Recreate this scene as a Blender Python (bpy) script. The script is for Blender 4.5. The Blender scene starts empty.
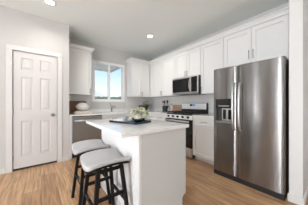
import bpy, bmesh, math, random
from mathutils import Vector, Matrix
random.seed(7)
C = bpy.context.scene
COL = C.collection

# ------------------------------------------------------------------ camera
CAM_Z = 1.138
cam = bpy.data.cameras.new('camera')
cam.sensor_width = 36
cam.lens = 143.0 / 308 * 36
cam.shift_y = 1.5 / 308
cam.clip_start = 0.05
co = bpy.data.objects.new('camera', cam)
co.location = (0, 0, CAM_Z)
co.rotation_euler = (math.radians(90), 0, math.radians(-38.3))
COL.objects.link(co)
C.camera = co

# ------------------------------------------------------------------ exposure, world, lights
C.view_settings.view_transform = 'Standard'
C.view_settings.look = 'None'
C.view_settings.exposure = 0.2
C.view_settings.gamma = 1
C.view_settings.use_curve_mapping = False
C.cycles.max_bounces = 10
C.cycles.diffuse_bounces = 6
C.cycles.use_denoising = True

w = bpy.data.worlds.new('sky')
C.world = w
w.use_nodes = True
nt = w.node_tree
bg = nt.nodes['Background']
tc = nt.nodes.new('ShaderNodeTexCoord')
sp = nt.nodes.new('ShaderNodeSeparateXYZ')
rp = nt.nodes.new('ShaderNodeValToRGB')
nt.links.new(tc.outputs['Generated'], sp.inputs[0])
nt.links.new(sp.outputs['Z'], rp.inputs[0])
nt.links.new(rp.outputs[0], bg.inputs[0])
e = rp.color_ramp.elements
e[0].position = 0.0; e[0].color = (.86, .93, 1, 1)
e[1].position = 0.55; e[1].color = (.25, .46, .92, 1)
m_ = rp.color_ramp.elements.new(0.10); m_.color = (.74, .85, 1, 1)
m_ = rp.color_ramp.elements.new(0.24); m_.color = (.42, .64, .99, 1)
bg.inputs[1].default_value = 1.15


def area(name, loc, rot, sx, sy, power, color=(1, 1, 1)):
    l = bpy.data.lights.new(name, 'AREA')
    l.shape = 'RECTANGLE'; l.size = sx; l.size_y = sy
    l.energy = power; l.color = color
    o = bpy.data.objects.new(name, l)
    o.location = loc; o.rotation_euler = [math.radians(a) for a in rot]
    COL.objects.link(o)
    return o

# daylight entering through the living-room windows (left wall and rear wall), plus added slits that streak the refrigerator
LEFT_WINDOWS_AND_SLITS = [(-1.9, -.95), (-.85, .05), (.15, 1.02), (2.27, 2.33), (2.80, 2.90)]  # narrow last pair: unseen slits added for bright streaks on the refrigerator
for (a, b), pw in zip(LEFT_WINDOWS_AND_SLITS, (10, 95, 44, 14, 3)):
    area('left_window_and_slit_light', (-3.33, (a + b) / 2, 1.25), (116, 0, -90), b - a - .02, 2.1, pw, (.92, .955, 1))
area('daylight_rear_window', (-1.9, -3.53, 1.35), (116, 0, 0), 1.3, 2.1, 14, (.96, .98, 1))
area('daylight_rear_window', (1.5, -3.53, 1.35), (116, 0, 0), 1.1, 2.1, 8, (.96, .98, 1))


sun = bpy.data.lights.new('sun', 'SUN'); sun.energy = 4; sun.angle = .02; sun.color = (1, .96, .9)
so = bpy.data.objects.new('sun', sun); COL.objects.link(so)
so.rotation_euler = Vector((-.5, -.55, 1.5)).to_track_quat('Z', 'Y').to_euler()

# ------------------------------------------------------------------ materials
def mat(name, color, rough=.5, metal=0, spec=.5, coat=0):
    m = bpy.data.materials.new(name); m.use_nodes = True
    b = m.node_tree.nodes['Principled BSDF']
    b.inputs['Base Color'].default_value = (*color, 1)
    b.inputs['Roughness'].default_value = rough
    b.inputs['Metallic'].default_value = metal
    b.inputs['Specular IOR Level'].default_value = spec
    b.inputs['Coat Weight'].default_value = coat
    return m


def noise_mat(name, c1, c2, scale=(1, 1, 1), nscale=5, rough=.5, metal=0, lo=.35, hi=.65, detail=4, bump=0, distortion=0, spec=.5):
    m = mat(name, c1, rough, metal, spec)
    t = m.node_tree; b = t.nodes['Principled BSDF']
    tc = t.nodes.new('ShaderNodeTexCoord'); mp = t.nodes.new('ShaderNodeMapping')
    mp.inputs['Scale'].default_value = scale
    n = t.nodes.new('ShaderNodeTexNoise'); n.inputs['Scale'].default_value = nscale
    n.inputs['Detail'].default_value = detail; n.inputs['Distortion'].default_value = distortion
    r = t.nodes.new('ShaderNodeValToRGB')
    r.color_ramp.elements[0].position = lo; r.color_ramp.elements[0].color = (*c1, 1)
    r.color_ramp.elements[1].position = hi; r.color_ramp.elements[1].color = (*c2, 1)
    t.links.new(tc.outputs['Object'], mp.inputs[0]); t.links.new(mp.outputs[0], n.inputs['Vector'])
    t.links.new(n.outputs['Fac'], r.inputs[0]); t.links.new(r.outputs[0], b.inputs['Base Color'])
    if bump:
        bp = t.nodes.new('ShaderNodeBump'); bp.inputs['Strength'].default_value = bump; bp.inputs['Distance'].default_value = .01
        t.links.new(n.outputs['Fac'], bp.inputs['Height']); t.links.new(bp.outputs[0], b.inputs['Normal'])
    return m

M = {}
M['wall'] = noise_mat('wall_paint', (.60, .585, .57), (.62, .605, .59), nscale=60, rough=.8, bump=.05)
M['ceil'] = noise_mat('ceiling_paint', (.84, .885, .875), (.86, .905, .895), nscale=80, rough=.9, bump=.1)
M['cab'] = mat('cabinet_white', (.80, .80, .79), .38)
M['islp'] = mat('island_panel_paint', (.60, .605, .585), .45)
M['trim'] = mat('trim_white', (.73, .72, .705), .4)
M['panel'] = mat('white_end_panel', (.73, .73, .72), .5)
M['vinyl'] = mat('window_vinyl_white', (.88, .88, .88), .35)
M['door'] = mat('door_white', (.70, .68, .67), .4)
M['nickel'] = mat('satin_nickel', (.27, .265, .26), .32, 1)
M['chrome'] = mat('chrome', (.55, .55, .56), .15, 1)
M['black'] = mat('black_gloss', (.008, .008, .009), .12)
M['blackm'] = mat('black_matte', (.014, .014, .015), .45)
M['blackwood'] = noise_mat('black_wood', (.006, .005, .005), (.010, .009, .009), (3, 3, .4), 12, .6, spec=.25)
M['iron'] = mat('cast_iron', (.015, .015, .016), .5)
M['steel'] = noise_mat('brushed_steel', (.27, .26, .255), (.31, .30, .295), (1, 120, .6), 6, .24, 1)
t_ = M['steel'].node_tree; cx_ = t_.nodes.new('ShaderNodeCombineXYZ'); cx_.inputs['Z'].default_value = 1
t_.links.new(cx_.outputs[0], t_.nodes['Principled BSDF'].inputs['Tangent']); t_.nodes['Principled BSDF'].inputs['Anisotropic'].default_value = .95   # horizontal brush grain smears reflections upright
M['steelm'] = noise_mat('brushed_steel_bright', (.58, .57, .56), (.63, .62, .61), (1, 3, 90), 6, .3, 1)
M['steeld'] = noise_mat('dishwasher_steel', (.40, .40, .395), (.45, .45, .445), (80, 1, .6), 6, .36, 1)
M['darkgrey'] = mat('dark_grey_case', (.06, .06, .063), .4)
M['fabric'] = noise_mat('seat_fabric', (.49, .485, .49), (.55, .54, .545), (1, 1, 1), 220, .9, bump=.15)
M['vase'] = mat('matte_white_ceramic', (.74, .72, .70), .6)
M['walnut'] = noise_mat('walnut', (.15, .065, .035), (.26, .12, .07), (6, 1, 1), 9, .5)
M['board'] = noise_mat('light_wood_board', (.40, .27, .17), (.50, .36, .24), (1, 1, 9), 6, .5)
M['linen'] = mat('blush_linen', (.72, .62, .56), .8)
M['silver'] = mat('silver_panel', (.86, .87, .88), .3, .1)
M['navy'] = mat('navy_lacquer', (.012, .025, .05), .25)
M['paper'] = mat('white_cloth', (.8, .8, .79), .8)
M['pink'] = mat('pink_ceramic', (.55, .28, .24), .5)
M['darkbowl'] = mat('dark_bowl', (.025, .022, .02), .4)
M['leaf'] = noise_mat('pale_leaf', (.14, .16, .07), (.80, .80, .63), nscale=16, rough=.55, lo=.36, hi=.52)
M['leafd'] = noise_mat('grey_green_leaf', (.16, .19, .12), (.72, .73, .64), nscale=45, rough=.6, lo=.4, hi=.62)
M['greybowl'] = mat('grey_ceramic', (.42, .42, .42), .3)
M['roofg'] = noise_mat('shingles', (.30, .34, .38), (.38, .42, .46), (1, 1, 1), 3, .9)
M['stucco'] = mat('pale_siding', (.55, .55, .53), .9)
M['grass'] = noise_mat('lawn', (.20, .22, .14), (.27, .28, .18), nscale=8, rough=1)
M['soffit'] = mat('patio_ceiling', (.86, .78, .68), .8)
M['brass'] = mat('steel_kick', (.55, .62, .68), .22, 1)

# quartz
m = noise_mat('white_quartz', (.76, .76, .75), (.85, .85, .84), (1, 1, 1), 9, .10, lo=.3, hi=.6, detail=8, distortion=1.2)
M['quartz'] = m

# backsplash tile
def tile_mat(name, axis):
    m = mat(name, (.7, .7, .68), .3)
    t = m.node_tree; b = t.nodes['Principled BSDF']
    tc = t.nodes.new('ShaderNodeTexCoord'); s = t.nodes.new('ShaderNodeSeparateXYZ'); c = t.nodes.new('ShaderNodeCombineXYZ')
    br = t.nodes.new('ShaderNodeTexBrick')
    br.inputs['Scale'].default_value = 1; br.inputs['Brick Width'].default_value = .30; br.inputs['Row Height'].default_value = .075
    br.inputs['Mortar Size'].default_value = .0025; br.inputs['Mortar'].default_value = (.56, .55, .53, 1)
    br.inputs['Color1'].default_value = (.66, .65, .63, 1); br.inputs['Color2'].default_value = (.70, .69, .67, 1)
    t.links.new(tc.outputs['Object'], s.inputs[0]); t.links.new(s.outputs[axis], c.inputs['X']); t.links.new(s.outputs['Z'], c.inputs['Y'])
    t.links.new(c.outputs[0], br.inputs['Vector']); t.links.new(br.outputs['Color'], b.inputs['Base Color'])
    return m
M['tile_x'] = tile_mat('backsplash_tile', 'X')
M['tile_y'] = tile_mat('backsplash_tile_side', 'Y')


def floor_mat():
    m = mat('oak_planks', (.5, .35, .22), .3)
    t = m.node_tree; b = t.nodes['Principled BSDF']; L = t.links.new
    tc = t.nodes.new('ShaderNodeTexCoord'); mp = t.nodes.new('ShaderNodeMapping')
    mp.inputs['Rotation'].default_value = (0, 0, math.radians(90))
    L(tc.outputs['Object'], mp.inputs[0])
    br = t.nodes.new('ShaderNodeTexBrick')
    br.inputs['Scale'].default_value = 1; br.inputs['Brick Width'].default_value = 1.22; br.inputs['Row Height'].default_value = .18
    br.inputs['Mortar Size'].default_value = .0015; br.inputs['Mortar Smooth'].default_value = .3
    br.inputs['Color1'].default_value = (.43, .25, .133, 1); br.inputs['Color2'].default_value = (.61, .385, .22, 1)
    br.inputs['Mortar'].default_value = (.20, .12, .07, 1); br.offset = .37
    L(mp.outputs[0], br.inputs['Vector'])
    n = t.nodes.new('ShaderNodeTexNoise'); mg = t.nodes.new('ShaderNodeMapping'); mg.inputs['Scale'].default_value = (34, 2.2, 1)
    n.inputs['Scale'].default_value = 1.2; n.inputs['Detail'].default_value = 7; n.inputs['Distortion'].default_value = .8
    L(tc.outputs['Object'], mg.inputs[0]); L(mg.outputs[0], n.inputs['Vector'])
    r = t.nodes.new('ShaderNodeValToRGB')
    r.color_ramp.elements[0].position = .33; r.color_ramp.elements[0].color = (.50, .45, .40, 1)
    r.color_ramp.elements[1].position = .62; r.color_ramp.elements[1].color = (1.15, 1.13, 1.10, 1)
    L(n.outputs['Fac'], r.inputs[0])
    mx = t.nodes.new('ShaderNodeMixRGB'); mx.blend_type = 'MULTIPLY'; mx.inputs[0].default_value = .8
    L(br.outputs['Color'], mx.inputs[1]); L(r.outputs[0], mx.inputs[2]); L(mx.outputs[0], b.inputs['Base Color'])
    return m
M['floor'] = floor_mat()

def emis(name, color, s):
    m = mat(name, color); b = m.node_tree.nodes['Principled BSDF']
    b.inputs['Emission Color'].default_value = (*color, 1); b.inputs['Emission Strength'].default_value = s
    return m
M['lamp'] = emis('lamp_glow', (1, .98, .94), 8)
M['display'] = emis('range_display', (.10, .22, .42), .6)
M['dispdark'] = mat('display_dark', (.02, .02, .022), .2)
gl = mat('window_glass', (1, 1, 1), 0)
gl.node_tree.nodes['Principled BSDF'].inputs['Transmission Weight'].default_value = 1
gl.node_tree.nodes['Principled BSDF'].inputs['IOR'].default_value = 1.02
M['glass'] = gl


# ------------------------------------------------------------------ mesh helpers
class MB:
    def __init__(s): s.bm = bmesh.new()

    def box(s, x0, x1, y0, y1, z0, z1):
        v = [s.bm.verts.new((x, y, z)) for z in (z0, z1) for (x, y) in ((x0, y0), (x1, y0), (x1, y1), (x0, y1))]
        for f in ((3, 2, 1, 0), (4, 5, 6, 7), (0, 1, 5, 4), (1, 2, 6, 5), (2, 3, 7, 6), (3, 0, 4, 7)):
            s.bm.faces.new([v[i] for i in f])
        return s

    def prism(s, pts, axis, a0, a1):
        """pts 2D outline extruded along axis ('x','y','z')"""
        def P(p, a): return {'x': (a, p[0], p[1]), 'y': (p[0], a, p[1]), 'z': (p[0], p[1], a)}[axis]
        A = [s.bm.verts.new(P(p, a0)) for p in pts]; B = [s.bm.verts.new(P(p, a1)) for p in pts]
        s.bm.faces.new(A[::-1]); s.bm.faces.new(B)
        n = len(pts)
        for i in range(n): s.bm.faces.new((A[i], A[(i + 1) % n], B[(i + 1) % n], B[i]))
        return s

    def tube(s, pts, r, n=10, cap=True, r1=None):
        pts = [Vector(p) for p in pts]; rings = []; up = None
        for i, p in enumerate(pts):
            d = (pts[min(i + 1, len(pts) - 1)] - pts[max(i - 1, 0)]).normalized()
            if up is None:
                up = Vector((0, 0, 1)) if abs(d.z) < .9 else Vector((1, 0, 0))
            a = d.cross(up).normalized(); b = a.cross(d).normalized(); up = b
            rr = r if r1 is None else r + (r1 - r) * i / (len(pts) - 1)
            rings.append([s.bm.verts.new(p + a * math.cos(t) * rr + b * math.sin(t) * rr) for t in [2 * math.pi * k / n for k in range(n)]])
        for A, B in zip(rings, rings[1:]):
            for k in range(n): s.bm.faces.new((A[k], A[(k + 1) % n], B[(k + 1) % n], B[k]))
        if cap: s.bm.faces.new(rings[0][::-1]); s.bm.faces.new(rings[-1])
        return s

    def lathe(s, prof, c=(0, 0), n=28, squash=1):
        rings = []
        for r, z in prof:
            if r < 1e-5: rings.append([s.bm.verts.new((c[0], c[1], z))])
            else: rings.append([s.bm.verts.new((c[0] + r * math.cos(t), c[1] + r * squash * math.sin(t), z)) for t in [2 * math.pi * k / n for k in range(n)]])
        for A, B in zip(rings, rings[1:]):
            for k in range(n):
                q = [A[k % len(A)], A[(k + 1) % len(A)], B[(k + 1) % len(B)], B[k % len(B)]]
                u = []
                for v in q:
                    if v not in u: u.append(v)
                if len(u) > 2: s.bm.faces.new(u)
        return s

    def bar(s, p, q, wx, wy):
        """square-section leg from p (bottom) to q"""
        p, q = Vector(p), Vector(q)
        v = [s.bm.verts.new(c + Vector((sx * wx / 2, sy * wy / 2, 0))) for c in (p, q) for sx, sy in ((-1, -1), (1, -1), (1, 1), (-1, 1))]
        for f in ((3, 2, 1, 0), (4, 5, 6, 7), (0, 1, 5, 4), (1, 2, 6, 5), (2, 3, 7, 6), (3, 0, 4, 7)):
            s.bm.faces.new([v[i] for i in f])
        return s

    def rod(s, p, q, h, wd):
        """rectangular rail, horizontal"""
        p, q = Vector(p), Vector(q); d = (q - p).normalized(); a = Vector((-d.y, d.x, 0)).normalized(); u = Vector((0, 0, 1))
        v = [s.bm.verts.new(c + a * sx * wd / 2 + u * sy * h / 2) for c in (p, q) for sx, sy in ((-1, -1), (1, -1), (1, 1), (-1, 1))]
        for f in ((3, 2, 1, 0), (4, 5, 6, 7), (0, 1, 5, 4), (1, 2, 6, 5), (2, 3, 7, 6), (3, 0, 4, 7)):
            s.bm.faces.new([v[i] for i in f])
        return s

    def panel(s, x0, x1, z0, z1, yf, t, holes, rings):
        """slab whose front (facing -y, at yf) carries sunk panels: rings = [(inset, depth)...]"""
        V = {}
        def v(x, y, z):
            k = (round(x, 5), round(y, 5), round(z, 5))
            if k not in V: V[k] = s.bm.verts.new((x, y, z))
            return V[k]
        xs = sorted({x0, x1, *[h[0] for h in holes], *[h[1] for h in holes]})
        zs = sorted({z0, z1, *[h[2] for h in holes], *[h[3] for h in holes]})
        for i in range(len(xs) - 1):
            for j in range(len(zs) - 1):
                cx, cz = (xs[i] + xs[i + 1]) / 2, (zs[j] + zs[j + 1]) / 2
                if any(h[0] < cx < h[1] and h[2] < cz < h[3] for h in holes): continue
                s.bm.faces.new((v(xs[i], yf, zs[j]), v(xs[i + 1], yf, zs[j]), v(xs[i + 1], yf, zs[j + 1]), v(xs[i], yf, zs[j + 1])))
        for h in holes:
            prev = (0, 0)
            for r in rings:
                for (ax, az, bx, bz) in ((0, 0, 1, 0), (1, 0, 1, 1), (1, 1, 0, 1), (0, 1, 0, 0)):
                    def pt(rr, X, Z):
                        return v(h[1] - rr[0] if X else h[0] + rr[0], yf + rr[1], h[3] - rr[0] if Z else h[2] + rr[0])
                    s.bm.faces.new((pt(prev, ax, az), pt(prev, bx, bz), pt(r, bx, bz), pt(r, ax, az)))
                prev = r
            s.bm.faces.new([v(X, yf + prev[1], Z) for X, Z in ((h[0] + prev[0], h[2] + prev[0]), (h[1] - prev[0], h[2] + prev[0]), (h[1] - prev[0], h[3] - prev[0]), (h[0] + prev[0], h[3] - prev[0]))])
        # sides + back
        yb = yf + t
        q = [(x0, z0), (x1, z0), (x1, z1), (x0, z1)]
        F = [s.bm.verts.new((a, yf, b)) for a, b in q]; B = [s.bm.verts.new((a, yb, b)) for a, b in q]
        s.bm.faces.new(B[::-1])
        for i in range(4): s.bm.faces.new((F[i], B[i], B[(i + 1) % 4], F[(i + 1) % 4]))
        return s

    def build(s, name, m, parent=None, bevel=0, smooth=False, seg=2):
        bmesh.ops.recalc_face_normals(s.bm, faces=s.bm.faces)
        me = bpy.data.meshes.new(name); s.bm.to_mesh(me); s.bm.free()
        me.materials.append(M[m] if isinstance(m, str) else m)
        o = bpy.data.objects.new(name, me); COL.objects.link(o)
        if parent: o.parent = parent
        if bevel:
            b = o.modifiers.new('bevel', 'BEVEL'); b.width = bevel; b.segments = seg; b.limit_method = 'ANGLE'; b.angle_limit = .6
        if smooth:
            for p in me.polygons: p.use_smooth = True
        return o


def thing(name, label, cat, loc=(0, 0, 0), rz=0, group=None):
    o = bpy.data.objects.new(name, None); COL.objects.link(o)
    o.location = loc; o.rotation_euler = (0, 0, math.radians(rz))
    o['label'] = label; o['category'] = cat
    if group: o['group'] = group
    o.empty_display_size = .1
    return o


def tag(o, label, cat, group=None):
    o['label'] = label; o['category'] = cat
    if group: o['group'] = group
    return o


def struct(o):
    o['kind'] = 'structure'; return o

# ------------------------------------------------------------------ room shell
XR, YW, YP, XP, CZ = 3.06, 4.0, 3.36, .449, 2.743
struct(MB().box(-3.4, 3.2, -3.6, 4.15, -.05, 0).build('floor', 'floor'))
struct(MB().box(-3.55, 3.2, -3.75, 4.15, CZ, CZ + .1).build('ceiling', 'ceil'))
# window wall
WX0, WX1, WZ0, WZ1 = 1.065, 2.015, 1.20, 2.325
mb = MB().box(-3.4, WX0, YW, 4.15, 0, CZ).box(WX1, XR, YW, 4.15, 0, CZ).box(WX0, WX1, YW, 4.15, 0, WZ0).box(WX0, WX1, YW, 4.15, WZ1, CZ)
struct(mb.build('wall_back', 'wall'))
# pantry wall with door opening, return wall to the window wall
DX0, DX1, DZ = -.371, .245, 2.045
mb = MB().box(-3.4, DX0 - .012, YP, YP + .115, 0, CZ).box(DX1 + .012, XP, YP, YP + .115, 0, CZ).box(DX0 - .012, DX1 + .012, YP, YP + .115, DZ + .012, CZ)
mb.box(XP - .115, XP, YP + .115, YW, 0, CZ)
struct(mb.build('wall_pantry', 'wall'))
struct(MB().box(XR, 3.2, -3.6, 4.15, 0, CZ).build('wall_right', 'wall'))
# stub wall beside the fridge
struct(MB().box(2.29, XR, .222, .336, 0, CZ).build('wall_near_right', 'panel'))
# left wall with window openings and the added reflection slits, rear wall with two glazed openings
def wall_openings(name, axis, a0, a1, c0, c1, holes):
    mb = MB(); cur = a0
    def bx(p, q, z0, z1):
        if axis == 'y': mb.box(c0, c1, p, q, z0, z1)
        else: mb.box(p, q, c0, c1, z0, z1)
    for h in holes:
        bx(cur, h[0], 0, CZ); bx(h[0], h[1], 0, h[2]); bx(h[0], h[1], h[3], CZ); cur = h[1]
    bx(cur, a1, 0, CZ)
    return struct(mb.build(name, 'wall'))
wall_openings('wall_left', 'y', -3.6, 4.15, -3.55, -3.4, [(a, b, .15, 2.35) for a, b in LEFT_WINDOWS_AND_SLITS])
wall_openings('wall_rear', 'x', -3.55, 3.2, -3.75, -3.6, [(-2.55, -1.25, .3, 2.4), (.95, 2.05, .3, 2.4)])


def window(name, axis, a0, a1, z0, z1, c, mull, fw=.075):
    """frame ring + mullion + glass; axis = direction of width"""
    def ring(mb, p, q, r, t, d0, d1):
        for (u0, u1, v0, v1) in ((p, q, r, r + fw), (p, q, t - fw, t), (p, p + fw, r + fw, t - fw), (q - fw, q, r + fw, t - fw)):
            (mb.box(u0, u1, c + d0, c + d1, v0, v1) if axis == 'x' else mb.box(c + d0, c + d1, u0, u1, v0, v1))
    mb = MB(); ring(mb, a0, a1, z0, z1, .006, .09)
    f = struct(mb.build(name, 'vinyl', bevel=.004))
    mid = (a0 + a1) / 2
    mb = MB()
    (mb.box(mid - mull, mid + mull, c + .03, c + .085, z0 + fw, z1 - fw) if axis == 'x' else mb.box(c + .03, c + .085, mid - mull, mid + mull, z0 + fw, z1 - fw))
    mb.build('mullion', 'vinyl', f)
    for p, q in ((a0 + fw, mid - mull), (mid + mull, a1 - fw)):
        mb = MB()
        (mb.box(p, q, c + .058, c + .062, z0 + fw, z1 - fw) if axis == 'x' else mb.box(c + .058, c + .062, p, q, z0 + fw, z1 - fw))
        mb.build('window_pane', 'glass', f)
    return f
f1 = window('window_1', 'x', WX0, WX1, WZ0, WZ1, YW, .03)
MB().box(WX0, WX1, YW - .025, YW + .005, WZ0 - .012, WZ0 + .012).build('window_sill', 'trim', f1, bevel=.004)
for i_, (a, b) in enumerate(LEFT_WINDOWS_AND_SLITS):
    struct(MB().box(-3.50, -3.49, a, b, .15, 2.35).build('window_%d' % (i_ + 2), 'glass'))  # panes of the left windows, then of the added reflection slits
window('window_7', 'x', -2.55, -1.25, .3, 2.4, -3.72, .03)
window('window_8', 'x', .95, 2.05, .3, 2.4, -3.72, .03)

# backsplash
struct(MB().box(XP, WX0 - .03, YW - .01, YW, 1.0, 1.36).box(WX1 + .03, XR, YW - .01, YW, 1.0, 1.36).build('trim_1', 'tile_x'))
struct(MB().box(XR - .01, XR, 1.25, YW - .01, .9, 1.40).build('trim_2', 'tile_y'))

# baseboards
bb = .085
struct(MB().box(-3.4, DX0 - .085, YP - .014, YP, 0, bb).box(DX1 + .085, XP + .012, YP - .014, YP, 0, bb).build('baseboard_left', 'trim', bevel=.003))
struct(MB().box(2.276, 2.29, .21, .348, 0, bb).box(2.29, XR, .208, .222, 0, bb).build('baseboard_right', 'trim', bevel=.003))
struct(MB().box(-3.4, -3.386, -3.6, YP - .014, 0, bb).build('baseboard_far_left', 'trim'))
struct(MB().box(-3.386, XR, -3.6, -3.586, 0, bb).build('baseboard_rear', 'trim'))

# pantry door + casing
cs = .07
mb = MB().box(DX0 - .012 - cs, DX0 - .006, YP - .018, YP + .115, 0, DZ + .006).box(DX1 + .006, DX1 + .012 + cs, YP - .018, YP + .115, 0, DZ + .006)
mb.box(DX0 - .012 - cs, DX1 + .012 + cs, YP - .018, YP + .115, DZ + .006, DZ + .012 + cs)
struct(mb.build('trim_3', 'trim', bevel=.004))
d = struct(MB().panel(DX0 + .002, DX1 - .002, .034, DZ, YP + .006, .035,
    [(a, b, c_, d_) for a, b in ((-.272, -.113), (-.013, .146)) for c_, d_ in ((.24, .84), (1.03, 1.61), (1.74, 1.94))],
    [(.008, .012), (.020, .012), (.045, .003)]).build('door_1', 'door'))
MB().lathe([(.0, 0), (.032, 0), (.032, .006), (.012, .008), (.010, .03), (.022, .036), (.030, .05), (.028, .062), (.012, .07), (0, .071)], n=20).build('door_knob', 'nickel', d, smooth=True)
k = d.children[0]; k.rotation_euler = (math.radians(90), 0, 0); k.location = (.178, YP + .006, .93)
MB().box(DX0 + .004, DX1 - .004, YP + .012, YP + .036, .004, .0335).build('gap_shade_strip', 'blackm', d)  # black strip standing in for the shade in the gap under the door
for z in (.22, 1.03, 1.84):
    MB().box(DX0 - .012, DX0 + .004, YP - .006, YP + .008, z - .045, z + .045).build('hinge', 'nickel', d)

# ------------------------------------------------------------------ cabinets (local: x right, wall at y=0, front toward -y)
def handle_v(x, z0, z1, yf, parent):
    mb = MB().tube([(x, yf - .028, z0), (x, yf - .028, z1)], .0055, 8)
    for z in (z0 + .015, z1 - .015): mb.tube([(x, yf, z), (x, yf - .028, z)], .004, 6)
    return mb.build('handle', 'nickel', parent)

def handle_h(x0, x1, z, yf, parent):
    mb = MB().tube([(x0, yf - .028, z), (x1, yf - .028, z)], .0055, 8)
    for x in (x0 + .015, x1 - .015): mb.tube([(x, yf, z), (x, yf - .028, z)], .004, 6)
    return mb.build('handle', 'nickel', parent)

def front(parent, kind, x0, x1, z0, z1, D, hx=None, hz=None, rail=.06):
    g = .003
    x0 += g; x1 -= g; z0 += g; z1 -= g
    r = rail if kind == 'door' else .032
    o = MB().panel(x0, x1, z0, z1, -D - .02, .019, [(x0 + r, x1 - r, z0 + r, z1 - r)], [(.002, .016)]).build(kind, 'cab', parent)
    if hx is not None: handle_v(hx, hz[0], hz[1], -D - .02, o)
    elif kind == 'drawer': c = (x0 + x1) / 2; handle_h(c - .07, c + .07, (z0 + z1) / 2, -D - .02, o)
    return o

def upper(label, loc, rz, W, z0, z1, D, doors, group='white wall cabinets'):
    t = thing('wall_cabinet', label, 'cabinet', loc, rz, group)
    MB().box(0.001, W - .001, -D, -.001, z0, z1).build('cabinet_body', 'cab', t)
    for d_ in doors: front(t, 'door', d_[0], d_[1], z0 + .002, z1 - .035, D, d_[2], d_[3])
    return t

UZ0, UZ1 = 1.36, 2.43
hz = (1.385, 1.515)
upper('white wall cabinet with one door, left of the window', (XP, YW - .01, 0), 0, .521, UZ0, UZ1, .30, [(.006, .515, .475, hz)])
upper('white two-door wall cabinet directly right of the window', (2.08, YW - .01, 0), 0, XR - .012 - 2.08, UZ0, UZ1, .30, [(.006, .327, .30, hz), (.327, .64, .355, hz)])
# right wall: rz=-90, origin at (3.05, Yleft)
XO = XR - .011
upper('white two-door wall cabinet in the corner, left of the microwave', (XO, 3.665, 0), -90, 1.095, UZ0, UZ1, .31, [(.055, .577, .55, hz), (.577, 1.09, .605, hz)])
upper('short white wall cabinet with two doors above the microwave', (XO, 2.568, 0), -90, .754, 1.775, UZ1, .31, [(.005, .377, .35, (1.80, 1.92)), (.377, .749, .404, (1.80, 1.92))])
upper('tall narrow white wall cabinet between microwave and refrigerator', (XO, 1.812, 0), -90, .50, UZ0, UZ1, .31, [(.005, .495, .035, hz)])
upper('wide white wall cabinet with two doors above the refrigerator', (XO, 1.310, 0), -90, .97, 1.775, UZ1, .31, [(.005, .454, .425, (1.885, 2.03)), (.454, .91, .485, (1.885, 2.03))])

# crown moulding
def crown(path, label):
    prof = [(-.005, 2.405), (.010, 2.405), (.016, 2.43), (.040, 2.462), (.052, 2.466), (.052, 2.482), (-.005, 2.482)]
    P = [Vector(p) for p in path]; dirs = [(b - a).normalized() for a, b in zip(P, P[1:])]
    nr = [Vector((d.y, -d.x)) for d in dirs]
    off = []
    for i in range(len(P)):
        if i == 0: off.append(nr[0])
        elif i == len(P) - 1: off.append(nr[-1])
        else:
            b = (nr[i - 1] + nr[i]); off.append(b / (1 + nr[i - 1].dot(nr[i])))
    mb = MB(); rings = []
    for p, o in zip(P, off): rings.append([mb.bm.verts.new((p.x + o.x * a, p.y + o.y * a, z)) for a, z in prof])
    n = len(prof)
    for A, B in zip(rings, rings[1:]):
        for k in range(n): mb.bm.faces.new((A[k], A[(k + 1) % n], B[(k + 1) % n], B[k]))
    mb.bm.faces.new(rings[0][::-1]); mb.bm.faces.new(rings[-1])
    return tag(mb.build('crown_moulding', 'cab'), label, 'moulding')
fy = YW - .01 - .322
fx = XO - .332
crown([(XP + .001, fy), (.973, fy), (.973, YW - .001)], 'white crown moulding on top of the cabinet left of the window')
crown([(2.077, YW - .001), (2.077, fy), (fx, fy), (fx, .338)], 'long white crown moulding running round the corner over the range cabinets')

# base cabinets
BD = .60
def base(label, loc, rz, W, fronts, W_body=None):
    t = thing('base_cabinet', label, 'cabinet', loc, rz, 'white base cabinets')
    mb = MB().box(.001, (W_body or W) - .001, -BD, -.001, .10, .883)
    mb.build('cabinet_body', 'cab', t)
    MB().box(.001, (W_body or W) - .001, -BD + .07, -BD + .085, 0, .099).build('toe_kick', 'cab', t)
    for f in fronts: front(t, *f)
    return t
dz0, dz1, wz0, wz1 = .10, .70, .705, .875
base('white base cabinet with sink front doors under the window', (1.118, YW - .01, 0), 0, 1.30, [('drawer', .005, .60, wz0, wz1, BD), ('drawer', .60, 1.295, wz0, wz1, BD), ('door', .005, .60, dz0, dz1, BD, .57, (.55, .68)), ('door', .60, 1.295, dz0, dz1, BD, .63, (.55, .68))], 1.93)
base('white base cabinet under the corner counter, left of the range', (XO, 3.365, 0), -90, .79, [('drawer', .03, .405, wz0, wz1, BD), ('drawer', .405, .785, wz0, wz1, BD), ('door', .03, .405, dz0, dz1, BD, .375, (.55, .68)), ('door', .405, .785, dz0, dz1, BD, .435, (.55, .68))])
base('narrow white base cabinet with one drawer between range and refrigerator', (XO, 1.806, 0), -90, .545, [('drawer', .004, .541, wz0, wz1, BD), ('door', .004, .541, dz0, dz1, BD)])

# countertops
SX0, SX1, SY0, SY1 = 1.24, 1.86, 3.46, 3.84
ct0, ct1 = .885, .914
mb = MB().box(XP + .002, SX0, 3.35, YW - .001, ct0, ct1).box(SX0, SX1, 3.35, SY0, ct0, ct1).box(SX0, SX1, SY1, YW - .001, ct0, ct1).box(SX1, XR - .012, 3.35, YW - .001, ct0, ct1).box(2.42, XR - .012, 2.574, 3.35, ct0, ct1)
cl = tag(mb.build('countertop', 'quartz'), 'white quartz worktop running round the corner under the window', 'countertop')
MB().box(XP + .002, XR - .04, YW - .022, YW - .012, ct1, 1.0).box(XR - .034, XR - .012, 2.574, YW - .012, ct1, 1.0).build('splash_strip', 'quartz', cl)
c2 = tag(MB().box(2.42, XR - .012, 1.262, 1.808, ct0, ct1).build('countertop', 'quartz', bevel=.003), 'short white quartz worktop between range and refrigerator', 'countertop')
MB().box(XR - .034, XR - .013, 1.262, 1.808, ct1, 1.0).build('splash_strip', 'quartz', c2)

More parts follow.
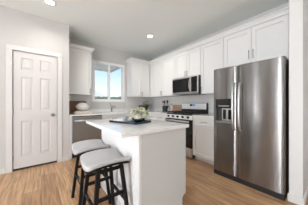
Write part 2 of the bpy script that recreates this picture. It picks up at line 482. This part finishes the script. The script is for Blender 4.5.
# sink + faucet
sk = thing('kitchen_sink', 'stainless steel sink set into the worktop under the window', 'sink', (1.55, 3.65, ct1))
mb = MB(); hx, hy = .305, .185
mb.box(-hx, hx, -hy, hy, -.2, -.19).box(-hx, -hx + .005, -hy, hy, -.19, -.031).box(hx - .005, hx, -hy, hy, -.19, -.031).box(-hx + .005, hx - .005, -hy, -hy + .005, -.19, -.031).box(-hx + .005, hx - .005, hy - .005, hy, -.19, -.031)
mb.build('basin', 'steelm', sk)
MB().lathe([(0, -.1895), (.04, -.1895), (.045, -.187), (0, -.187)]).build('drain', 'chrome', sk)
fc = thing('kitchen_faucet', 'chrome single-lever kitchen faucet behind the sink under the window', 'faucet', (1.56, 3.905, ct1 + .001), -8)
MB().lathe([(0, 0), (.03, 0), (.03, .008), (.022, .015), (.022, .13), (.019, .14), (0, .141)], n=18).build('faucet_body', 'chrome', fc, smooth=True)
MB().tube([(0, -.01, .06), (.01, -.04, .13), (.02, -.08, .165), (.04, -.13, .165), (.05, -.16, .14), (.052, -.17, .11)], .017, 10).build('spout', 'chrome', fc, smooth=True)
MB().tube([(0, 0, .135), (-.02, -.005, .20), (-.05, -.01, .26)], .013, 8, r1=.008).build('lever', 'chrome', fc, smooth=True)

# dishwasher
dw = thing('dishwasher', 'stainless steel built-in dishwasher beside the pantry wall', 'dishwasher', (.50, YW - .01, 0))
MB().box(.0, .612, -.60, -.02, .10, .883).build('casing', 'darkgrey', dw)
MB().box(.004, .608, -.635, -.601, .11, .868).build('door', 'steeld', dw, bevel=.004)
MB().box(.004, .608, -.630, -.601, .8695, .882).build('control_strip', 'black', dw)
mb = MB().tube([(.05, -.675, .785), (.56, -.675, .785)], .014, 12)
for x in (.08, .53): mb.tube([(x, -.636, .785), (x, -.675, .785)], .009, 8)
MB.build(mb, 'handle', 'steelm', dw, smooth=True)
MB().box(.0, .612, -.55, -.53, 0, .099).build('toe_kick', 'blackm', dw)
tag(MB().box(XP + .001, .498, 3.372, 3.39, 0, .883).build('cabinet_filler', 'cab'), 'thin white filler strip between pantry wall and dishwasher', 'filler')

# ------------------------------------------------------------------ microwave (local front -y)
mw = thing('microwave', 'stainless over-the-range microwave with black glass door', 'microwave', (XO - .001, 2.562, 1.365), -90)
W = .742
MB().box(0, W, -.385, -.002, 0, .405).build('casing', 'blackm', mw)
MB().box(0, .575, -.43, -.386, .035, .403).build('door', 'steelm', mw, bevel=.004)
MB().box(.015, .548, -.4335, -.4302, .05, .365).build('glass', 'black', mw.children[-1])
MB().box(.577, W, -.43, -.386, .035, .403).build('control_panel', 'steelm', mw, bevel=.004)
p = mw.children[-1]
MB().box(.58, W - .008, -.4335, -.4302, .045, .375).build('keypad', 'black', p)
MB().box(.62, .69, -.4355, -.4337, .31, .335).build('display', 'dispdark', p)
MB().box(0, W, -.43, -.386, 0, .033).build('vent_grille', 'steeld', mw)
pts = [(.563, -.432, .06), (.563, -.455, .08), (.563, -.478, .14), (.563, -.484, .2), (.563, -.478, .27), (.563, -.455, .335), (.563, -.432, .355)]
MB().tube(pts, .013, 10).build('handle', 'steelm', mw.children[1], smooth=True)

# ------------------------------------------------------------------ range
rg = thing('gas_range', 'stainless steel gas range with black oven door and grates', 'stove', (XO - .001, 2.570, 0), -90)
W = .756
MB().box(0, W, -.60, -.02, .03, .895).build('oven_body', 'darkgrey', rg)
MB().box(0, W, -.645, -.601, .03, .215).build('storage_drawer', 'steelm', rg, bevel=.004)
od = MB().box(0, W, -.645, -.601, .222, .802).build('oven_door', 'black', rg, bevel=.005)
MB().box(.0, W, -.6485, -.6455, .72, .80).build('door_trim', 'black', od)
mb = MB().tube([(.03, -.70, .768), (W - .03, -.70, .768)], .020, 14)
for x in (.07, W - .07): mb.tube([(x, -.646, .768), (x, -.70, .768)], .013, 8)
mb.build('handle', 'steelm', od, smooth=True)
MB().box(.09, W - .09, -.6495, -.6462, .33, .62).build('oven_window', 'dispdark', od)
cp = MB().prism([(-.645, .808), (-.615, .895), (-.55, .895), (-.55, .808)], 'x', 0, W).build('control_panel', 'silver', rg, bevel=.003)
for i in range(5):
    x = .09 + i * (W - .18) / 4
    n_ = Vector((0, -.087, .03)).normalized()
    c_ = Vector((x, -.630, .852))
    kb = MB().tube([c_ - n_ * .004, c_ + n_ * .012], .025, 16).tube([c_ + n_ * .012, c_ + n_ * .042], .021, 16, r1=.018)
    kb.build('knob', 'blackm', rg)
MB().box(0, W, -.62, -.06, .896, .918).build('cooktop', 'iron', rg, bevel=.004)
# backguard
bgd = MB().prism([(-.075, .90), (-.065, 1.02), (-.06, 1.155), (-.02, 1.165), (-.02, .90)], 'x', .0, W).build('backguard', 'blackm', rg, bevel=.004)
MB().prism([(-.0675, 1.01), (-.0625, 1.152), (-.059, 1.152), (-.060, 1.01)], 'x', .008, W - .022).build('backguard_face', 'silver', bgd)
MB().box(.27, .345, -.0685, -.063, 1.085, 1.135).build('display', 'dispdark', bgd)
MB().box(.345, .43, -.0685, -.063, 1.085, 1.135).build('clock_display', 'display', bgd)
# grates and burners
for gi in range(3):
    g0 = .02 + gi * .24; g1 = g0 + .232
    mb = MB()
    for y in (-.60, -.33, -.09): mb.box(g0, g1, y - .008, y + .008, .938, .965)
    for x in (g0 + .008, (g0 + g1) / 2, g1 - .008): mb.box(x - .008, x + .008, -.60, -.09, .938, .962)
    for x in (g0 + .008, g1 - .008):
        for y in (-.59, -.10): mb.box(x - .008, x + .008, y - .008, y + .008, .919, .939)
    mb.build('grate', 'iron', rg, bevel=.002)
for (x, y) in ((.136, -.46), (.136, -.2), (.376, -.33), (.616, -.46), (.616, -.2)):
    MB().lathe([(0, .919), (.05, .919), (.05, .926), (.035, .932), (0, .933)], (x, y), 18).build('burner', 'blackm', rg)
for x in (.04, W - .04):
    for y in (-.55, -.06): MB().tube([(x, y, 0), (x, y, .03)], .018, 8).build('foot', 'blackm', rg)

# ------------------------------------------------------------------ refrigerator (local: front -y)
fr = thing('refrigerator', 'tall side-by-side stainless steel refrigerator with ice dispenser', 'refrigerator', (XO - .03, 1.248, 0), -90)
W, SEAM = .888, .372
FD = fr.location.x - 2.225          # front plane depth
MB().box(.006, W - .004, -FD + .085, 0, .03, 1.69).build('cabinet', 'darkgrey', fr, bevel=.004)
def fdoor(x0, x1, bulge, parent, hole=None):
    """door with a gently bowed front, as a grid; optional rectangular recess"""
    xs = sorted(set([x0 + (x1 - x0) * i / 16 for i in range(17)] + ([hole[0], hole[1]] if hole else [])))
    zs = [.075, .08] + ([hole[2], hole[3]] if hole else []) + [1.69, 1.70]
    def fy_(x):
        u = (x - x0) / (x1 - x0) * 2 - 1
        return -FD + bulge * (abs(u) ** 2.4) + (.012 if abs(u) > .995 else 0)
    mb = MB(); g = {}
    def v(i, j, y=None):
        k = (i, j, y)
        if k not in g: g[k] = mb.bm.verts.new((xs[i], fy_(xs[i]) if y is None else y, zs[j]))
        return g[k]
    n, m_ = len(xs), len(zs)
    for i in range(n - 1):
        for j in range(m_ - 1):
            if hole and hole[0] <= xs[i] + 1e-6 and xs[i + 1] <= hole[1] + 1e-6 and zs[j] == hole[2]:
                continue
            mb.bm.faces.new((v(i, j), v(i + 1, j), v(i + 1, j + 1), v(i, j + 1)))
    yb = -FD + .078
    for j in range(m_ - 1):
        mb.bm.faces.new((v(0, j), v(0, j + 1), v(0, j + 1, yb), v(0, j, yb))); mb.bm.faces.new((v(n - 1, j), v(n - 1, j, yb), v(n - 1, j + 1, yb), v(n - 1, j + 1)))
    for i in range(n - 1):
        mb.bm.faces.new((v(i, 0), v(i, 0, yb), v(i + 1, 0, yb), v(i + 1, 0))); mb.bm.faces.new((v(i, m_ - 1), v(i + 1, m_ - 1), v(i + 1, m_ - 1, yb), v(i, m_ - 1, yb)))
    mb.bm.faces.new([v(0, 0, yb), v(0, m_ - 1, yb), v(n - 1, m_ - 1, yb), v(n - 1, 0, yb)])
    if hole:
        a = xs.index(hole[0]); b_ = xs.index(hole[1]); y2 = -FD + .07; J = zs.index(hole[2])
        for i in range(a, b_):
            mb.bm.faces.new((v(i, J), v(i + 1, J), v(i + 1, J, y2), v(i, J, y2))); mb.bm.faces.new((v(i, J + 1), v(i, J + 1, y2), v(i + 1, J + 1, y2), v(i + 1, J + 1)))
            mb.bm.faces.new((v(i, J, y2), v(i + 1, J, y2), v(i + 1, J + 1, y2), v(i, J + 1, y2)))
        mb.bm.faces.new((v(a, J), v(a, J, y2), v(a, J + 1, y2), v(a, J + 1))); mb.bm.faces.new((v(b_, J), v(b_, J + 1), v(b_, J + 1, y2), v(b_, J, y2)))
    return mb.build('door', 'steel', parent, smooth=True)
H = (.045, .305, .84, 1.215)
dl = fdoor(0, SEAM - .006, .013, fr, H)
dr = fdoor(SEAM + .006, W, .007, fr)
for o in (dl, dr):
    md = o.modifiers.new('edges', 'EDGE_SPLIT'); md.split_angle = math.radians(35)
# dispenser
ds = MB().box(H[0] + .002, H[1] - .002, -FD + .004, -FD + .02, 1.075, H[3] - .002).build('dispenser_panel', 'black', dl)
MB().box(H[0] + .05, H[1] - .05, -FD + .0015, -FD + .0038, 1.10, 1.115).build('button_strip', 'steelm', ds)
mb = MB().box(H[0] + .002, H[0] + .012, -FD + .005, -FD + .068, H[2] + .03, 1.073).box(H[0] + .012, H[1] - .002, -FD + .06, -FD + .069, H[2] + .03, 1.073)
mb.build('dispenser_recess', 'darkgrey', dl)
for x in (.17, .25): MB().box(x - .022, x + .022, -FD + .035, -FD + .045, .90, 1.05).build('paddle', 'black', dl)
MB().box(.125, H[1] - .003, -FD + .047, -FD + .058, .875, 1.07).build('recess_lining', 'steelm', dl)
MB().box(H[0] + .002, H[1] - .002, -FD + .002, -FD + .066, H[2] + .003, H[2] + .028).build('drip_tray', 'steelm', dl)
# handles
for o, x in ((dl, SEAM - .042), (dr, SEAM + .042)):
    pts = [(x, -FD + .004, .76), (x, -FD - .03, .775), (x, -FD - .052, .83)] + [(x, -FD - .055 - .012 * math.sin(math.pi * k / 8), .88 + .43 * k / 8) for k in range(9)] + [(x, -FD - .052, 1.37), (x, -FD - .03, 1.425), (x, -FD + .004, 1.44)]
    MB().tube(pts, .014, 12).build('handle', 'steelm', o, smooth=True)
MB().box(.01, W - .006, -FD + .010, -FD + .084, .003, .07).build('kick_grille', 'blackm', fr)
for x in (.07, W - .05): MB().box(x - .04, x + .04, -FD + .03, -FD + .12, 1.702, 1.710).build('hinge_cover', 'darkgrey', fr, bevel=.004)
for x in (.05, W - .05):
    for y in (-FD + .06, -.06): MB().tube([(x, y, 0), (x, y, .03)], .02, 10).build('foot', 'blackm', fr)
# brand lettering on the right door
cu = bpy.data.curves.new('txt', 'FONT'); cu.body = 'Whirlpool'; cu.size = .030; cu.extrude = .0008; cu.shear = .25; cu.resolution_u = 3
to = bpy.data.objects.new('txt', cu); COL.objects.link(to)
me = bpy.data.meshes.new_from_object(to); bpy.data.objects.remove(to)
me.materials.clear(); me.materials.append(M['darkgrey'])
lo = bpy.data.objects.new('lettering', me); COL.objects.link(lo); lo.parent = dr
lo.rotation_euler = (math.radians(90), 0, 0); lo.location = (.715, -FD + .0035, 1.625)

# ------------------------------------------------------------------ island
IX0, IX1, IY0, IY1 = .655, 1.262, 1.03, 2.03
isl = thing('kitchen_island', 'white kitchen island cabinet with grooved side panel', 'island', (0, 0, 0))
MB().box(IX0 + .021, IX1 - .022, IY0 + .022, IY1 - .022, .115, .878).build('cabinet_body', 'cab', isl)
MB().box(IX0 + .021, IX1 - .09, IY0 + .022, IY1 - .022, 0, .114).build('toe_kick', 'cab', isl)
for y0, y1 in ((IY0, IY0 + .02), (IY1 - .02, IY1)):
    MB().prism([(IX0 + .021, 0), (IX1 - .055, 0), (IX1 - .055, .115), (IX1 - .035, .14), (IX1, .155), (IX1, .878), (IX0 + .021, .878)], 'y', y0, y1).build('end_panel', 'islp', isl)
# grooved beadboard side facing the stools
mb = MB(); n = 22; x0 = IX0
pts = [(x0 + .02, IY0 + .022)]
step = (IY1 - IY0 - .044) / n
prof = []
for i in range(n):
    y = IY0 + .022 + i * step
    prof += [(x0 + .004, y), (x0 + .004, y + step - .010), (x0 + .010, y + step - .005)]
prof.append((x0 + .004, IY1 - .022))
mb.prism([(x0 + .02, IY0 + .022)] + prof + [(x0 + .02, IY1 - .022)], 'z', .088, .878)
mb.build('beadboard_panel', 'cab', isl)
MB().box(IX0 - .004, IX0 + .0205, IY0 - .002, IY0 + .0215, 0, .878).build('corner_post', 'trim', isl, bevel=.002)
MB().box(IX0 - .006, IX0 + .02, IY0 + .022, IY1, 0, .087).build('base_trim', 'trim', isl, bevel=.003)
MB().box(IX0 + .022, IX1 - .055, IY0 - .01, IY0 - .0005, 0, .045).build('shoe_moulding', 'trim', isl)
for i, (a, b) in enumerate(((IY0 + .025, IY0 + .505), (IY0 + .505, IY1 - .025))):
    o = MB().panel(a, b, .13, .87, -.001, .018, [(a + .06, b - .06, .19, .81)], [(.002, .008)]).build('door', 'cab', isl)
    o.rotation_euler = (0, 0, math.radians(90)); o.location = (IX1 - .001, 0, 0)
tag(MB().box(.475, 1.285, 1.0, 2.085, .880, .915).build('island_countertop', 'quartz', bevel=.004), 'white quartz slab on top of the kitchen island', 'countertop')

# ------------------------------------------------------------------ bar stools
def make_stool(label):
    t = thing('bar_stool', label, 'stool', (0, 0, 0), 0, 'saddle bar stools at the island')
    WX, WY = .182, .172
    def zt(y): return .632 + .053 * (abs(y) / WY) ** 1.8
    def slab(name, m, off0, off1, ins, bev):
        mb = MB(); nx, ny = 6, 14; top = {}; bot = {}
        for i in range(nx + 1):
            for j in range(ny + 1):
                u = -1 + 2 * i / nx; v_ = -1 + 2 * j / ny
                # rounded-rectangle footprint
                k = 1 - .05 * (abs(u) ** 6) * (abs(v_) ** 6)
                x = u * (WX - ins) * k; y = v_ * (WY - ins) * k
                top[i, j] = mb.bm.verts.new((x, y, zt(y) + off1 - .014 * u * u)); bot[i, j] = mb.bm.verts.new((x, y, zt(y) + off0 - .014 * u * u))
        for i in range(nx):
            for j in range(ny):
                mb.bm.faces.new((top[i, j], top[i + 1, j], top[i + 1, j + 1], top[i, j + 1])); mb.bm.faces.new((bot[i, j], bot[i, j + 1], bot[i + 1, j + 1], bot[i + 1, j]))
        for i in range(nx):
            for j in (0, ny): mb.bm.faces.new((top[i, j], top[i + 1, j], bot[i + 1, j], bot[i, j]))
        for j in range(ny):
            for i in (0, nx): mb.bm.faces.new((top[i, j], top[i, j + 1], bot[i, j + 1], bot[i, j]))
        return mb.build(name, m, t, bevel=bev, smooth=True, seg=3)
    slab('seat', 'fabric', -.038, 0, 0, .014)
    slab('seat_frame', 'blackwood', -.056, -.0385, .008, 0)
    T = lambda sx, sy: Vector((sx * .100, sy * .13, zt(.13) - .062)); B = lambda sx, sy: Vector((sx * .160, sy * .19, 0))
    at = lambda sx, sy, z: B(sx, sy).lerp(T(sx, sy), z / T(sx, sy).z)
    for sx in (-1, 1):
        for sy in (-1, 1): MB().bar(B(sx, sy), T(sx, sy), .029, .031).build('leg', 'blackwood', t)
    for sy in (-1, 1):
        MB().rod(at(-1, sy, .37), at(1, sy, .37), .026, .018).build('stretcher', 'blackwood', t)
        MB().rod(at(-1, sy, .585), at(1, sy, .585), .028, .016).build('apron', 'blackwood', t)
    for sx in (-1, 1):
        MB().rod(at(sx, -1, .29), at(sx, 1, .29), .026, .018).build('stretcher', 'blackwood', t)
        if sx < 0:
            MB().rod(at(sx, -.85, .3045), at(sx, .85, .3045), .003, .022).build('metal_kick_strip', 'brass', t)
    return t
s1 = make_stool('white saddle-seat black-legged bar stool nearest the camera at the island')
s2 = s1.copy(); COL.objects.link(s2)
for ch in list(s1.children):
    c_ = ch.copy(); COL.objects.link(c_); c_.parent = s2
s1.location = (.46, 1.31, 0); s2.location = (.462, 1.79, 0)
s2['label'] = 'white saddle-seat bar stool behind the nearer one, closer to the dishwasher'

# ------------------------------------------------------------------ things on the island
TZ = .915
ang = math.degrees(math.atan2(-.4, .14))
tr = thing('serving_tray', 'navy blue rectangular tray lying on the island worktop', 'tray', (.865, 1.565, TZ), ang)
MB().box(-.205, .205, -.14, .14, 0.0005, .010).build('tray_base', 'navy', tr)
mb = MB()
for b_ in ((-.212, .212, -.147, -.139), (-.212, .212, .139, .147), (-.212, -.204, -.139, .139), (.204, .212, -.139, .139)): mb.box(*b_, .0005, .022)
mb.build('tray_rim', 'navy', tr)
nk = MB()
for k in range(3): nk.box(-.19 + k * .002, 0 - k * .004, -.12 + k * .003, .12 - k * .003, .0105 + k * .006, .0155 + k * .006)
nk = nk.build('folded_napkin', 'paper', bevel=.002); nk.location = (.865, 1.565, TZ); nk.rotation_euler = (0, 0, math.radians(ang))
tag(nk, 'white folded cloth lying on the navy tray beside the plant', 'napkin')
bw = tag(MB().lathe([(0, 0), (.02, 0), (.038, .018), (.045, .042), (.042, .044), (.034, .02), (0, .008)], n=22).build('small_bowl', 'greybowl', smooth=True), 'small grey bowl left of the plant on the navy tray', 'bowl')
bw.location = (.81, 1.60, TZ + .028)

def rosette(mb, c, R, n, lean=.6, w=.3):
    for ring in range(3):
        rr = R * (1 - ring * .25); el = [.15, .65, 1.15][ring]
        for k in range(n):
            a = 2 * math.pi * (k + ring * .5) / n + random.uniform(-.15, .15); e_ = el + random.uniform(-.15, .15)
            d_ = Vector((math.cos(a) * math.cos(e_), math.sin(a) * math.cos(e_), math.sin(e_)))
            s_ = Vector((-math.sin(a), math.cos(a), 0)); up = d_.cross(s_) * -1
            p0 = Vector(c); pm = p0 + d_ * rr * .55; pt = p0 + d_ * rr + Vector((0, 0, .15 * rr))
            vs = [mb.bm.verts.new(x) for x in (p0, pm + s_ * rr * w, pt, pm - s_ * rr * w, pm + up * rr * .12)]
            for f in ((0, 1, 4), (1, 2, 4), (2, 3, 4), (3, 0, 4)): mb.bm.faces.new([vs[i] for i in f])
            vb = mb.bm.verts.new(pm - up * rr * .06)
            for f in ((1, 0), (2, 1), (3, 2), (0, 3)): mb.bm.faces.new((vs[f[0]], vs[f[1]], vb))

pl = thing('potted_plant', 'pale green succulent bunch in a dark bowl on the island tray', 'plant', (.931, 1.482, TZ + .011))
MB().lathe([(0, 0), (.045, 0), (.076, .025), (.084, .045), (.078, .046), (.055, .02), (0, .018)], n=26).build('bowl', 'navy', pl, smooth=True)
mb = MB()
for k in range(30):
    a = random.uniform(0, 6.283); r = random.uniform(0, 1) ** .6
    rosette(mb, (r * .118 * math.cos(a), r * .118 * math.sin(a), .04 + .105 * (1 - r * r) + random.uniform(-.01, .01)), random.uniform(.045, .065), 6)
mb.build('foliage', 'leaf', pl)

# ------------------------------------------------------------------ things on the window counter
CT = ct1 + .0005
bk = MB().prism([(0, 0), (.025, 0), (.075, .30), (.05, .30)], 'x', 0, .44)
bk = tag(bk.build('walnut_board', 'walnut', bevel=.003), 'dark brown wooden board leaning behind the white vase', 'board'); bk.location = (.47, YW - .10, CT)
b1 = tag(MB().box(0, .36, 0, .24, 0, .03).build('book', 'linen', bevel=.003), 'blush pink book lowest in the stack under the white vase', 'book', 'books under the white vase'); b1.location = (.60, 3.60, CT)
b2 = tag(MB().box(0, .32, 0, .22, 0, .027).build('book', 'linen', bevel=.003), 'smaller blush pink book directly under the white vase', 'book', 'books under the white vase'); b2.location = (.62, 3.61, CT + .0305)
vs = tag(MB().lathe([(0, 0), (.05, 0), (.10, .03), (.138, .075), (.150, .10), (.138, .125), (.10, .165), (.055, .192), (.035, .197), (.035, .18), (.0, .17)], n=36).build('vase', 'vase', smooth=True), 'squat white pointed-oval ceramic vase standing on the books by the window', 'vase')
vs.location = (.775, 3.73, CT + .058)

# corner planter
cpn = thing('planter', 'dark bowl planter with pale flowers in the counter corner', 'plant', (2.53, 3.74, CT))
MB().lathe([(0, 0), (.10, 0), (.115, .03), (.14, .09), (.17, .16), (.175, .18), (.165, .18), (.12, .12), (0, .11)], n=26).build('bowl', 'darkbowl', cpn, smooth=True)
mb = MB()
for k in range(22):
    a = random.uniform(0, 6.283); r = random.uniform(0, 1) ** .6
    rosette(mb, (.07 + r * .10 * math.cos(a), -.03 + r * .10 * math.sin(a), .18 + .11 * (1 - r * r) + random.uniform(-.02, .02)), random.uniform(.045, .085), 6)
mb.build('foliage', 'leafd', cpn)

# by the range
kb = thing('utensil_crock', 'black utensil crock on the counter left of the range', 'crock', (2.80, 3.02, CT))
MB().lathe([(0, 0), (.082, 0), (.085, .01), (.085, .17), (.079, .17), (.079, .01), (0, .01)], n=24).build('crock', 'blackm', kb, smooth=False)
for k in range(5):
    a = k * 1.256; top = Vector((.07 * math.cos(a), .07 * math.sin(a), .24 + .01 * k))
    mb = MB().tube([(.03 * math.cos(a), .03 * math.sin(a), .015), top], .006, 6)
    mb.lathe([(0, top.z - .005), (.022, top.z + .01), (.03, top.z + .03), (.02, top.z + .05), (0, top.z + .055)], (top.x, top.y), 10, .5)
    mb.build('utensil', 'blackm', kb)
for (x, y, h, m1, lab) in ((2.72, 2.80, .16, 'greybowl', 'grey glass oil bottle in front of the black crock'), (2.83, 2.80, .20, 'vase', 'tall white bottle between the black crock and the wooden board')):
    t = thing('bottle', lab, 'bottle', (x, y, CT), 0, 'bottles left of the range')
    MB().lathe([(0, 0), (.028, 0), (.03, .005), (.03, h * .6), (.012, h * .75), (.012, h), (0, h)], n=16).build('bottle_body', m1, t, smooth=True)
    MB().lathe([(0, h + .0005), (.014, h + .0005), (.014, h + .02), (0, h + .02)], n=12).build('cap', 'blackm', t)
cb = tag(MB().prism([(0, 0), (-.018, 0), (-.038, .20), (-.02, .20)][::-1], 'y', -.16, .16).build('cutting_board', 'board', bevel=.003), 'light wooden cutting board leaning on the backsplash left of the range', 'board')
cb.location = (3.0, 2.72, CT); cb.rotation_euler = (0, 0, math.radians(180)); cb.location = (2.975, 2.74, CT)
pb = tag(MB().lathe([(0, 0), (.03, 0), (.06, .035), (.072, .07), (.067, .07), (.05, .035), (0, .012)], n=24).build('pink_bowl', 'pink', smooth=True), 'small pinkish bowl in front of the wooden cutting board', 'bowl')
pb.location = (2.80, 2.66, CT)

# ------------------------------------------------------------------ recessed lights
def can(x, y, label):
    t = thing('ceiling_light', label, 'ceiling light', (x, y, CZ), 0, 'recessed ceiling lights')
    MB().lathe([(.061, -.001), (.088, -.001), (.088, -.005), (.061, -.009)], n=32).build('trim_ring', 'trim', t)
    MB().lathe([(0, -.004), (.060, -.004), (.060, -.001), (0, -.001)], n=32).build('diffuser', 'lamp', t)
    l = bpy.data.lights.new('downlight', 'AREA'); l.shape = 'DISK'; l.size = .10; l.energy = 6; l.color = (1, .96, .9); l.spread = math.radians(150)
    o = bpy.data.objects.new('downlight', l); o.location = (x, y, CZ - .02); COL.objects.link(o)
can(.11, 2.78, 'round recessed ceiling light above the pantry door side')
can(2.02, 2.71, 'round recessed ceiling light in front of the corner cabinets')

# ------------------------------------------------------------------ outside
g_ = MB().box(-40, 60, 4.16, 90, -.3, -.2).build('lawn', 'grass'); g_['kind'] = 'structure'
sl = MB().box(-2, 4.2, 4.16, 7.6, -.199, -.08).build('bounce_slab', 'soffit'); sl['kind'] = 'structure'  # unseen slab added to bounce light up onto the patio roof
pc = thing('patio_cover', 'grey patio roof with white edge beam seen through the window', 'patio cover')
MB().box(-1.5, 2.66, 4.16, 6.8, 2.74, 2.80).build('roof_deck', 'soffit', pc)
MB().box(2.66, 2.72, 4.16, 6.87, 2.68, 2.82).build('edge_beam', 'trim', pc)
MB().box(-1.5, 2.66, 6.81, 6.87, 2.70, 2.82).build('edge_beam', 'soffit', pc)
MB().box(-1.5, -1.38, 6.75, 6.87, -.079, 2.70).build('post', 'trim', pc)
def house(label, x0, x1, y0, y1, hw, hr, rm):
    t = thing('house', label, 'house', (0, 0, -.2), 0, 'neighbouring houses')
    MB().box(x0, x1, y0, y1, 0, hw).build('wall', 'stucco', t)
    xm = (x0 + x1) / 2
    MB().prism([(x0 - .6, hw), (x1 + .6, hw), (xm, hr)], 'y', y0 - .5, y1 + .5).build('roof', rm, t)
hd = MB()
for k in range(150):
    x = 1 + k * .1; h_ = 2.12 + random.uniform(-.10, .10)
    hd.box(x, x + .12, 20 + random.uniform(0, .15), 20.8, -.2, h_)
tag(hd.build('hedge', 'grass'), 'low green hedge line at the bottom of the window view', 'hedge')
M['roofw'] = mat('pale_roof', (.90, .88, .84), .9)
house('distant house with grey-blue gable roof in the right window pane', 12.5, 24, 26, 36, 1.9, 3.9, 'roofg')
house('distant house with pale roof in the left window pane', 3, 11.2, 27, 36, 1.9, 4.0, 'roofw')
